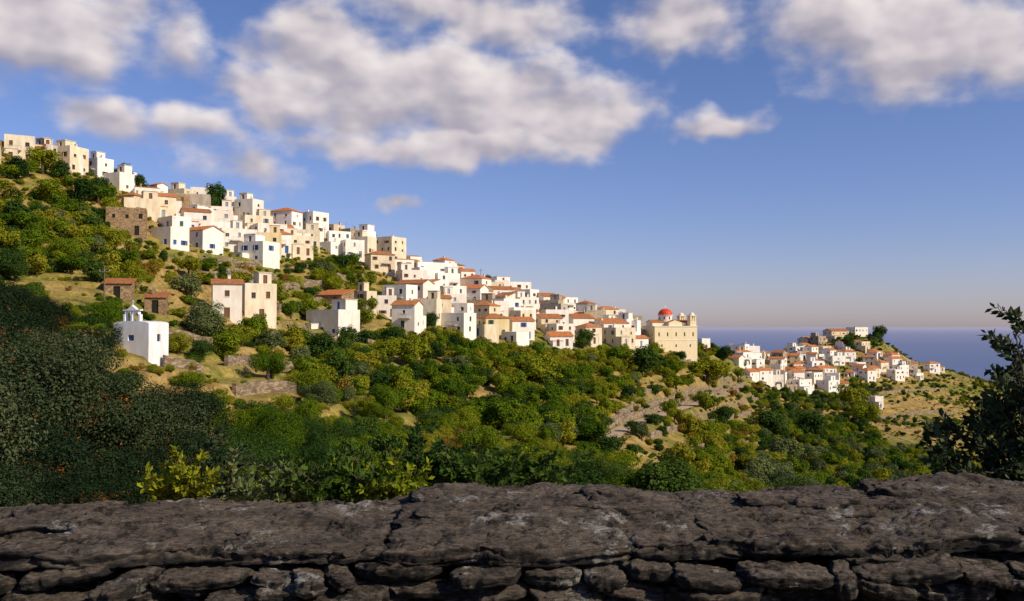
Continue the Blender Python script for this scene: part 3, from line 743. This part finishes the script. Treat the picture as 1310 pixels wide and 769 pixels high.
pos=np.stack([x,y,z-.1-.25*s*np.isin(ix,[0,2,4,5,7])],1)
f=d>125
scatter('hillside_trees',far_c,pos[f],scl[f],rot[f],ix[f])
scatter('valley_trees',mid_c,pos[~f],scl[~f],rot[~f],ix[~f])
NC=52000
u=rng.uniform(-.75,.75,NC);d=np.sqrt(rng.uniform(60**2,640**2,NC));x=u*d;y=d;z=height(x,y);px=655+F*u
d7=np.interp(u,cu,cd[:,7]);nz=fbm(x/12,y/12,0,3,131)
keep=(rng.random(NC)<np.where(nz>.5,.8,.2)*np.where(px>1060,.4,.5))&(d<d7*1.02)
for r in roads:
    for q in r[::2]: keep&=~((x-q[0])**2+(y-q[1])**2<2.4**2)
for hx_,hy_,hr in HPa: keep&=~((x-hx_)**2+(y-hy_)**2<(hr)**2)
x,y,z=x[keep],y[keep],z[keep];n2=len(x);s=rng.uniform(.2,.75,n2)
scatter('hillside_scrub',far_c,np.stack([x,y,z],1),np.stack([s,s,s*.9],1),np.stack([0*s,0*s,rng.uniform(0,6.28,n2)],1),rng.choice([1,1,3,3,3,6,8],n2))
print('PLANTS',n,n2)
for (a,b_,rp,k,sz) in ((160,220,18,4,1.0),(178,226,15,4,.9),(148,212,14,4,.9),(270,248,20,4,1.1),(284,254,13,4,.9),(52,222,24,0,.9),(100,262,22,4,.9),(130,258,20,4,.9),(316,292,7,4,1.6),(20,230,20,4,.9),(76,232,18,4,.9),(200,262,12,4,.9),(30,300,24,0,.8),(80,340,28,0,.8),(170,370,26,2,.8),(240,380,22,5,.8),(120,305,22,4,.8),(20,360,30,4,.8),(60,260,24,2,.8),(330,268,10,4,.9),(362,296,9,4,.9),(455,312,10,4,.8),(500,330,9,0,.8),
 (550,424,14,4,1.0),(408,460,26,4,.75),(260,432,38,5,.7),(300,450,24,0,.7),(372,408,17,0,.8),(395,330,14,0,.8),(430,350,20,4,.7),(450,345,16,0,.8),(470,400,16,0,.8),(625,356,12,4,.9),(640,362,10,4,.8),(745,446,18,4,.8),(820,482,30,4,.75),(790,470,20,0,.8),(1086,450,13,4,.9),(1122,436,14,4,.8),(1075,448,9,4,.8),(925,462,14,4,.8),(905,492,30,0,.7),(860,482,15,2,.7),(1085,525,22,2,.9),(1105,545,22,0,.9),(590,470,22,0,.8),(530,470,30,0,.8),(690,500,34,2,.8),(470,475,22,2,.7),(950,470,8,4,.8),(1150,478,9,4,.8),(1040,470,8,4,.8),(985,560,30,4,.7),(1030,560,28,4,.7),(1000,590,26,5,.7)):
    X_,Y_,Z_=hit(a,b_,85);Rr=rp/F*Y_
    o=bpy.data.objects.new('cypress_tree' if sz>1.3 else ('olive_tree' if k==5 else 'broadleaf_tree'),(far_m if Y_>150 else mid_m)[k]);root.objects.link(o)
    o.location=(X_,Y_,Z_-.3*Rr*sz);o.scale=(Rr,Rr,Rr*sz*1.05);o.rotation_euler=(0,0,random.uniform(0,6.28))

near_m=[tree_mesh('evergreen_oak',34000,.034,201,L_near,extra=L_red,nl=16,low=.1,asp=.55).data,tree_mesh('evergreen_oak_b',34000,.034,202,L_near,extra=L_red,nl=18,low=.1,asp=.55).data]
br_m=[tree_mesh('bright_a',22000,.038,203,L_green,nl=15,low=.0,asp=.45).data,tree_mesh('bright_b',22000,.038,204,L_yel,nl=15,low=.0,asp=.45).data,tree_mesh('dk_b',22000,.038,205,L_dark,nl=15,low=.0,asp=.45).data]
def put(name,me,px,py,d,Rr,sz=1.0,cz=1.15):
    x=(px-655)/F*d;zc=(EYE-py)/F*d
    o=bpy.data.objects.new(name,me);root.objects.link(o);o.location=(x,d,zc-cz*Rr*sz);o.scale=(Rr,Rr,Rr*sz);o.rotation_euler=(0,0,random.uniform(0,6.28));return o
for (px_,py_,d_,r_,k) in ((15,505,15,1.7,0),(115,535,17,1.65,1),(60,620,12.5,1.3,1),(-70,560,12,1.6,0),(200,560,18,1.5,0),(250,605,17,1.15,1),(150,630,14,1.2,0),(-60,450,22,1.9,1),(232,540,23,1.5,1),(88,462,30,1.7,0),(22,445,34,2.1,1),(118,440,40,1.4,0),(0,395,48,2.3,1),(62,405,50,1.8,0),(10,650,10,.9,0),(110,655,10.5,.8,1),(210,650,12,.8,0)):
    put('evergreen_oak_tree',near_m[k],px_,py_,d_,r_)
for (px_,py_,d_,r_,k) in ((320,595,26,1.7,2),(390,605,24,1.4,2),(300,635,18,1.0,0),(370,645,17,.9,2),(450,605,30,1.8,0),(245,645,15,.8,1),(520,630,28,1.5,2),(570,645,24,1.2,0),(640,635,34,1.6,2),(430,650,20,1.0,0),(480,645,21,1.0,2),(350,560,36,1.8,0),(700,617,48,2.3,0),(760,610,52,2.5,2),(820,645,50,2.1,1),(740,650,40,1.5,0),(900,660,60,2.3,0),(180,645,13,.7,2),(420,565,42,2.0,2),(600,605,45,1.9,2),(980,655,70,2.6,0),(1060,660,75,2.6,2),(1130,655,80,2.6,0)):
    put('leafy_shrub',br_m[k],px_,py_,d_,r_)

def sprigs(name,stems,leaf,lm,seed,dens=60,sub=7,sl=(.18,.42)):
    rng=np.random.default_rng(seed);mb=MB();C=[];Nn=[];T=[]
    def stem(a,b,bend,r,n):
        a=np.array(a,float);b=np.array(b,float);mid=(a+b)/2+np.array(bend)
        ts=np.linspace(0,1,10);pts=[(1-t)**2*a+2*t*(1-t)*mid+t*t*b+rng.normal(0,.008,3) for t in ts]
        mb.tube([tuple(p) for p in pts],list(np.linspace(r,r*.25,10)),bark,5)
        for k in range(n):
            t=rng.uniform(.25,1.02);p=(1-t)**2*a+2*t*(1-t)*mid+t*t*b
            dr=(2*(1-t)*(mid-a)+2*t*(b-mid));dr/=np.linalg.norm(dr)
            sd=rng.normal(size=3);sd-=sd.dot(dr)*dr;sd/=np.linalg.norm(sd)
            dirv=dr*.6+sd*.8;dirv/=np.linalg.norm(dirv)
            C.append(p+dirv*leaf*.5);T.append(dirv);q=np.cross(dirv,rng.normal(size=3));Nn.append(q/np.linalg.norm(q))
        return pts
    for a,b,bend in stems:
        pts=stem(a,b,bend,.014,dens//2)
        for k in range(sub):
            p=pts[rng.integers(2,10)];L_=rng.uniform(*sl);dv=rng.normal(size=3);dv[2]=abs(dv[2])*.8;dv/=np.linalg.norm(dv)
            stem(p,p+dv*L_,(0,0,.03),.006,dens//3)
    C=np.array(C);T=np.array(T);Nn=np.array(Nn);B=np.cross(T,Nn);s=(leaf*rng.uniform(.6,1.15,len(C)))[:,None]
    V=np.stack([C-T*s*.5,C+B*s*.26+Nn*s*.06,C+T*s*.5,C-B*s*.26+Nn*s*.06],1).reshape(-1,3);Q=np.arange(len(V)).reshape(-1,4)
    BV=np.array(mb.v);BQ=np.array(mb.f)+len(V)
    return np_mesh(name,np.vstack([V,BV]),np.vstack([Q,BQ]),[lm,bark],np.concatenate([np.zeros(len(Q)),np.ones(len(BQ))]),smooth=False)
def W(px,py,d): return ((px-655)/F*d,d,(EYE-py)/F*d)
b0=W(1345,740,6.2)
tips=[(1298,425,6.0),(1190,590,6.1),(1225,560,6.4),(1280,500,6.3),(1300,470,6.5),(1318,420,6.3),(1240,600,5.8),(1270,560,6.0),(1302,530,5.9),(1205,612,6.0),(1295,590,6.0),(1345,500,6.0),(1370,440,6.3),(1262,540,6.6),(1320,560,6.2),(1295,510,6.1),(1306,450,6.2),(1262,590,6.1),(1298,560,6.3),(1310,500,6.0),(1285,540,6.2),(1300,480,6.1),(1280,610,6.0),(1235,615,6.2),(1310,600,6.1),(1308,440,6.1)]
stems=[(b0,W(*t_),(.03,.03,.28 if t_[0]<1270 else .15)) for t_ in tips]
sprigs('overhanging_shrub',stems,.075,L_near,5,90,9)
def shoot(px,py,d,n,seed,lm,spread=.35,h=.9):
    rg=random.Random(seed);b=W(px,py,d);b=(b[0],b[1],b[2]-h)
    st=[(b,(b[0]+rg.uniform(-spread,spread),b[1]+rg.uniform(-spread,spread),b[2]+h*rg.uniform(.75,1.1)),(0,0,.1)) for _ in range(n)]
    sprigs('laurel_shrub',st,.085,lm,seed,80)
shoot(555,575,9.5,13,1,L_dark,.36,.9);shoot(690,595,10,9,2,L_dark,.35,.6);shoot(625,605,9,8,3,L_dark,.35,.5);shoot(440,590,9,10,4,L_dark,.5,.7);shoot(350,605,9,8,6,L_olive,.5,.65);shoot(290,590,10,8,7,L_near,.5,.75)
shoot(500,605,9,8,8,L_green,.4,.5);shoot(235,610,9,6,9,L_yel,.3,.4)

# ------------------------------------------------------------------ foreground dry stone wall
m,nt,b=newmat('weathered_schist')
t=nt.nodes.new('ShaderNodeTexCoord');P=t.outputs['Object']
sc=nt.nodes.new('ShaderNodeVectorMath');sc.operation='MULTIPLY';sc.inputs[1].default_value=(.6,1.1,6);nt.links.new(P,sc.inputs[0])
n1=noise(nt,sc.outputs[0],4.0,6,.65);n2=noise(nt,P,17,7,.72);n3=noise(nt,sc.outputs[0],36,5,.75);n4=noise(nt,P,4.2,6,.7)
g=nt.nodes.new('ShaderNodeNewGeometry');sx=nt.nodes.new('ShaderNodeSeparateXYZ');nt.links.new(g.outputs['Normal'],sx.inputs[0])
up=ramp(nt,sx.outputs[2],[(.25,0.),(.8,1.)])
side_shaded=ramp(nt,n1,[(.3,(.018,.017,.017)),(.5,(.048,.044,.041)),(.7,(.11,.10,.09))])
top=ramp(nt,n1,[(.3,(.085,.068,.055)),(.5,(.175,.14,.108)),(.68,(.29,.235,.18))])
c=mixc(nt,up,side_shaded,top)  # shade of upright faces and light on tops painted in by normal
c=mixc(nt,mth(nt,'MULTIPLY',ramp(nt,n2,[(.50,0.),(.62,.6)]),mth(nt,'MULTIPLY_ADD',up,.7,.3)),c,(.27,.195,.135))
lich=mth(nt,'MULTIPLY',ramp(nt,n4,[(.575,0.),(.62,1.)]),ramp(nt,n2,[(.42,0.),(.52,1.)]))
c=mixc(nt,lich,c,(.50,.47,.42))
bl=ramp(nt,noise(nt,P,8,5,.75),[(.38,.22),(.48,1.)])
c=mixc(nt,1.0,c,bl,'MULTIPLY')
c=mixc(nt,1.0,c,ramp(nt,n3,[(.34,.18),(.5,.8),(.62,1.)]),'MULTIPLY')
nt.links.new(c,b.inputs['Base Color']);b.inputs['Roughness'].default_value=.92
hsum=mth(nt,'ADD',mth(nt,'MULTIPLY',n2,.8),n3)
bump(nt,b,hsum,1.0,.04)
rockm=m
SV=[];SQ=[];SO=[0]
def stone(c,s,seed,res=.011,rz=0,tx=0,ty=0,n=8,flake=.012,irr=.14,strata=.02,crack=0.0):
    rg=np.random.default_rng(seed);off=rg.uniform(0,100,3);s=np.array(s)
    Vs=[];Qs=[];o=0
    for ax in range(3):
        for sg in (-1,1):
            u_,v_=[k for k in range(3) if k!=ax]
            nu=max(3,int(2*s[u_]/res));nv=max(3,int(2*s[v_]/(res if v_!=2 else res*.7)))
            A,B=np.meshgrid(np.linspace(-1,1,nu+1),np.linspace(-1,1,nv+1),indexing='ij')
            p=np.zeros((nu+1,nv+1,3));p[...,u_]=A;p[...,v_]=B;p[...,ax]=sg
            i=np.arange((nu+1)*(nv+1)).reshape(nu+1,nv+1)
            q=np.stack([i[:-1,:-1],i[1:,:-1],i[1:,1:],i[:-1,1:]],-1).reshape(-1,4)
            if (sg<0)^(ax==1): q=q[:,::-1]
            Vs.append(p.reshape(-1,3));Qs.append(q+o);o+=len(Vs[-1])
    p=np.vstack(Vs);q=np.vstack(Qs)
    k=(np.abs(p)**n).sum(1)**(-1/n);p=p*k[:,None]
    r=np.hypot(p[:,0],p[:,1])+1e-6;ang=np.arctan2(p[:,1],p[:,0])
    out=1+irr*2*(fbm(np.cos(ang)*2.2+off[0],np.sin(ang)*2.2+off[1],0,5,seed)-.5)
    w=p*s;w[:,0]*=out;w[:,1]*=out
    edge=np.clip(r,0,1)**4
    st=(vn(w[:,2]*55+off[2],w[:,0]*3,w[:,1]*3,seed)-.5)+.7*(vn(w[:,2]*130,w[:,0]*7,w[:,1]*7,seed+3)-.5)
    dirv=np.stack([p[:,0]/r,p[:,1]/r],1)
    w[:,:2]+=dirv*(st*strata*2*edge)[:,None]
    K=9.
    f=fbm(w[:,0]*2.6+off[0],w[:,1]*4.6+off[1],p[:,2]*.5,5,seed+5)
    qn=np.floor(f*K)/K;fr=f*K-np.floor(f*K);qn=qn+sstep(.82,1,fr)/K
    w[:,2]+=(qn-.5)*flake*9*np.where(p[:,2]>-.2,1,.4)
    if crack>0:
        w[:,2]+=.11*(fbm(w[:,0]*1.5+off[2],w[:,1]*1.6+off[0],0,3,seed+21)-.5)*np.where(p[:,2]>-.2,1,.3)
        cr=np.abs(fbm(w[:,0]*1.5+off[1]+.8*f,w[:,1]*3.2+off[2],0,4,seed+11)-.5)
        w[:,2]-=crack*(1-sstep(0,.02,cr))*(p[:,2]>0)
        cr=np.abs(fbm(w[:,0]*4.5+off[2],w[:,1]*6+off[0],0,3,seed+12)-.5)
        w[:,2]-=crack*.5*(1-sstep(0,.022,cr))*(p[:,2]>0)
    g_=fbm(w[:,0]*26+off[1],w[:,1]*26,w[:,2]*60,4,seed+8)-.5
    w[:,2]+=g_*.032;w[:,:2]+=dirv*(g_*.035*edge)[:,None]
    Rm=np.array(Matrix.Rotation(rz,3,'Z')@Matrix.Rotation(tx,3,'X')@Matrix.Rotation(ty,3,'Y'))
    w=w@Rm.T+np.array(c)
    SV.append(w);SQ.append(q+SO[0]);SO[0]+=len(w)
caps=[(-4.6,4.02,-.99,.75,.42,.045,0,.05,.02),(-3.1,4.02,-.98,.85,.40,.04,.05,.03,-.02),(-2.35,3.98,-.975,.42,.33,.032,-.05,.04,-.03),(-1.50,3.95,-.945,.50,.32,.034,.04,.04,-.03),(-.86,3.97,-.925,.34,.34,.032,-.06,.05,-.05),
(-.02,3.93,-.905,.50,.36,.045,-.04,.04,.0),(.70,3.97,-.915,.25,.33,.032,.12,.05,.05),(1.16,3.96,-.915,.34,.30,.03,-.05,.05,-.02),(1.78,3.95,-.895,.46,.34,.038,.08,.04,-.05),(2.45,3.98,-.87,.40,.36,.045,0,.04,-.02),(3.4,4.0,-.90,.75,.42,.05,.1,.05,.03),(4.7,4.0,-.93,.75,.42,.05,0,.05,.03),
(-2.6,4.36,-.985,.6,.30,.045,0,.0,-.03),(-1.6,4.36,-.975,.62,.32,.05,.03,.0,-.02),(-.62,4.35,-.945,.52,.32,.05,-.05,.0,-.06),(.03,4.38,-.885,.50,.32,.06,.08,.01,.0),(.66,4.38,-.925,.32,.28,.05,-.1,-.02,.06),
(1.12,4.36,-.93,.36,.30,.05,0,.0,-.06),(1.72,4.38,-.90,.42,.32,.06,-.06,.0,-.06),(2.35,4.36,-.865,.48,.34,.06,.1,.02,.04)]
for i,(a,b_,c_,sx_,sy_,sz_,rz,tx,ty) in enumerate(caps):
    stone((a,b_,c_),(sx_,sy_,sz_),300+i,res=.0105 if abs(a)<2.7 else .03,rz=rz,tx=tx,ty=ty,n=10,flake=.009,irr=.22,strata=.020,crack=.024)
rs=random.Random(9)
for k in range(16):
    xx=-2.5+k*.33+rs.uniform(-.1,.1)
    if rs.random()<.55: stone((xx,4.3+rs.uniform(-.15,.15),float(np.interp(xx,[-2.5,-.6,0,.7,2.4],[-.93,-.90,-.83,-.87,-.81]))+rs.uniform(-.03,.0)),(rs.uniform(.08,.2),rs.uniform(.08,.14),rs.uniform(.018,.035)),5000+k,res=.009,rz=rs.uniform(-.5,.5),tx=rs.uniform(-.1,.1),ty=rs.uniform(-.12,.12),n=4,flake=.004,irr=.25,strata=.01)
ztop=lambda x:float(np.interp(x,[-2.5,-1.5,-.8,0,.7,1.2,2.2],[-1.015,-.995,-.975,-.975,-.965,-.965,-.945]))
for side_,yf in ((0,3.64),(1,4.5)):
    lev=0.0
    while lev<.72:
        hh=rs.uniform(.038,.07) if lev<.3 else rs.uniform(.08,.13)
        xx=-5.0
        while xx<5.0:
            ww=rs.uniform(.08,.42)*(1.0 if lev<.3 else 1.3)
            h2=hh*rs.uniform(.6,1.3);xm=xx+ww/2
            zz=ztop(xm)-lev-hh/2-(0.03 if side_ else 0)
            near=abs(xm)<2.5 and side_==0 and lev<.25
            stone((xm,yf+rs.uniform(-.10,.09),zz+rs.uniform(-.015,.015)),(ww/2*.97,.16,h2/2),1000+int(xx*100)+int(lev*1000)+side_*7,res=.008 if near else .04,rz=rs.uniform(-.35,.35),ty=rs.uniform(-.18,.18),tx=rs.uniform(-.1,.1),n=4,flake=.003,irr=.22,strata=.009)
            xx+=ww*1.02
        lev+=hh*1.0
V=np.vstack(SV);Q=np.vstack(SQ)
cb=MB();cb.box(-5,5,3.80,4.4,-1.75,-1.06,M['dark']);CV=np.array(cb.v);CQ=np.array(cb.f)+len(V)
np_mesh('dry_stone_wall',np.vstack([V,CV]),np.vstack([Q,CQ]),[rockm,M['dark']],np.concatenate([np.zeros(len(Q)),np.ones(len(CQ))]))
print('WALL',len(V))

# ------------------------------------------------------------------ world & sun
EL=math.radians(34);AZ=math.radians(120)
wd=bpy.data.worlds.new('World');scene.world=wd;wd.use_nodes=True;nt=wd.node_tree
bg=nt.nodes['Background']
sky=nt.nodes.new('ShaderNodeTexSky');sky.sky_type='NISHITA';sky.sun_disc=False;sky.sun_elevation=EL;sky.sun_rotation=AZ
sky.altitude=300;sky.air_density=1.0;sky.dust_density=.6;sky.ozone_density=3.0
def vm(nt,op,a,b=None):
    q=nt.nodes.new('ShaderNodeVectorMath');q.operation=op
    for s_,v_ in zip(q.inputs,(a,b)):
        if v_ is None: continue
        if isinstance(v_,bpy.types.NodeSocket): nt.links.new(v_,s_)
        else: s_.default_value=v_
    return q
tc=nt.nodes.new('ShaderNodeTexCoord');sp=nt.nodes.new('ShaderNodeSeparateXYZ');nt.links.new(tc.outputs['Generated'],sp.inputs[0])
az=mth(nt,'ARCTAN2',sp.outputs[0],sp.outputs[1]);el=mth(nt,'ARCSINE',sp.outputs[2])
cb_=nt.nodes.new('ShaderNodeCombineXYZ');nt.links.new(az,cb_.inputs[0]);nt.links.new(el,cb_.inputs[1]);PV=cb_.outputs[0]
wn=nt.nodes.new('ShaderNodeTexNoise');wn.noise_dimensions='2D';wn.inputs['Scale'].default_value=9;wn.inputs['Detail'].default_value=3;wn.inputs['Roughness'].default_value=.55
nt.links.new(PV,wn.inputs['Vector'])
wv=vm(nt,'MULTIPLY',vm(nt,'SUBTRACT',wn.outputs[1],(.5,.5,.5)).outputs[0],(.10,.07,0)).outputs[0]
Pw=vm(nt,'ADD',PV,wv).outputs[0]
blobs=[(55,40,125,75,1.1),(130,10,60,45,.6),(228,45,48,52,.5),(130,158,78,34,.95),(250,162,60,26,.75),(312,212,78,38,.85),(390,70,80,65,1.1),(345,118,85,40,1.1),(470,110,150,75,1.25),(600,120,150,78,1.3),(710,150,135,54,1.2),(800,135,60,34,.95),(560,184,240,34,1.1),(600,15,170,45,.9),(870,20,115,58,1.0),(930,152,58,22,.85),(1070,30,90,60,1.05),(1180,45,130,74,1.2),(1300,40,90,68,1.15),(503,271,24,15,.85)]
acc=None;acc2=None
for (bx,by,rx,ry,st) in blobs:
    a_=math.atan((bx-655)/F);e_=math.atan((EYE-by)/F*math.cos(a_))
    dv=vm(nt,'MULTIPLY',vm(nt,'SUBTRACT',Pw,(a_,e_,0)).outputs[0],(F/rx,F/ry,0))
    ln=vm(nt,'LENGTH',dv.outputs[0]).outputs['Value']
    val=mth(nt,'MULTIPLY_ADD',ln,-st,st)
    tl=mth(nt,'ADD',vm(nt,'DOT_PRODUCT',dv.outputs[0],(.16,.34,0)).outputs['Value'],val)
    acc=val if acc is None else mth(nt,'SMOOTH_MAX',acc,val,.15)
    acc2=tl if acc2 is None else mth(nt,'SMOOTH_MAX',acc2,tl,.15)
acm=mth(nt,'MAXIMUM',acc,-1.0)
def fine(vec,det):
    fn=nt.nodes.new('ShaderNodeTexNoise');fn.noise_dimensions='2D';fn.inputs['Scale'].default_value=12;fn.inputs['Detail'].default_value=det;fn.inputs['Roughness'].default_value=.55
    sq=vm(nt,'MULTIPLY',vec,(1,1.6,1));nt.links.new(sq.outputs[0],fn.inputs['Vector']);return fn.outputs[0]
n0=fine(PV,6);n0b=fine(PV,2.5);n1_=fine(vm(nt,'ADD',PV,(.014,.020,0)).outputs[0],2.5)
f0=mth(nt,'MULTIPLY_ADD',mth(nt,'SUBTRACT',n0,.5),1.25,acm)
alpha=nt.nodes.new('ShaderNodeMapRange');alpha.interpolation_type='SMOOTHSTEP';nt.links.new(f0,alpha.inputs[0]);alpha.inputs[1].default_value=-.14;alpha.inputs[2].default_value=.66;alpha.inputs[4].default_value=.96
s1=mth(nt,'MULTIPLY_ADD',mth(nt,'SUBTRACT',n0b,n1_),1.25,.52)
sh=mth(nt,'MULTIPLY_ADD',mth(nt,'SUBTRACT',acc2,acc),.75,s1,clamp=True)
cc=ramp(nt,sh,[(0,(.36,.34,.41)),(.3,(.47,.435,.49)),(.6,(.66,.60,.62)),(1,(.88,.81,.79))])
STR=.10
cs=mixc(nt,1.0,cc,(1/STR,)*3,'MULTIPLY')
tn=ramp(nt,el,[(0,(.96,.86,1.14)),(.12,(.86,.83,1.14)),(.38,(.80,.86,1.14))])
tint=mixc(nt,1.0,sky.outputs[0],tn,'MULTIPLY')
fin=mixc(nt,alpha.outputs[0],tint,cs)
nt.links.new(fin,bg.inputs[0]);bg.inputs[1].default_value=STR
sl=bpy.data.lights.new('sun','SUN');sl.energy=5.0;sl.angle=math.radians(.5);sl.color=(1,.87,.67)
so=bpy.data.objects.new('sun',sl);root.objects.link(so)
dv=Vector((math.sin(AZ)*math.cos(EL),math.cos(AZ)*math.cos(EL),math.sin(EL)))
so.rotation_euler=dv.to_track_quat('Z','Y').to_euler()
cam=bpy.data.cameras.new('camera');co=bpy.data.objects.new('camera',cam);root.objects.link(co);scene.camera=co
cam.sensor_width=36;cam.lens=36*F/1310;cam.clip_end=300000;cam.clip_start=.05
co.location=(0,0,0);co.rotation_euler=(math.radians(90)+math.atan((EYE-384.5)/F),0,0)
scene.view_settings.view_transform='Standard';scene.view_settings.look='None';scene.view_settings.exposure=0
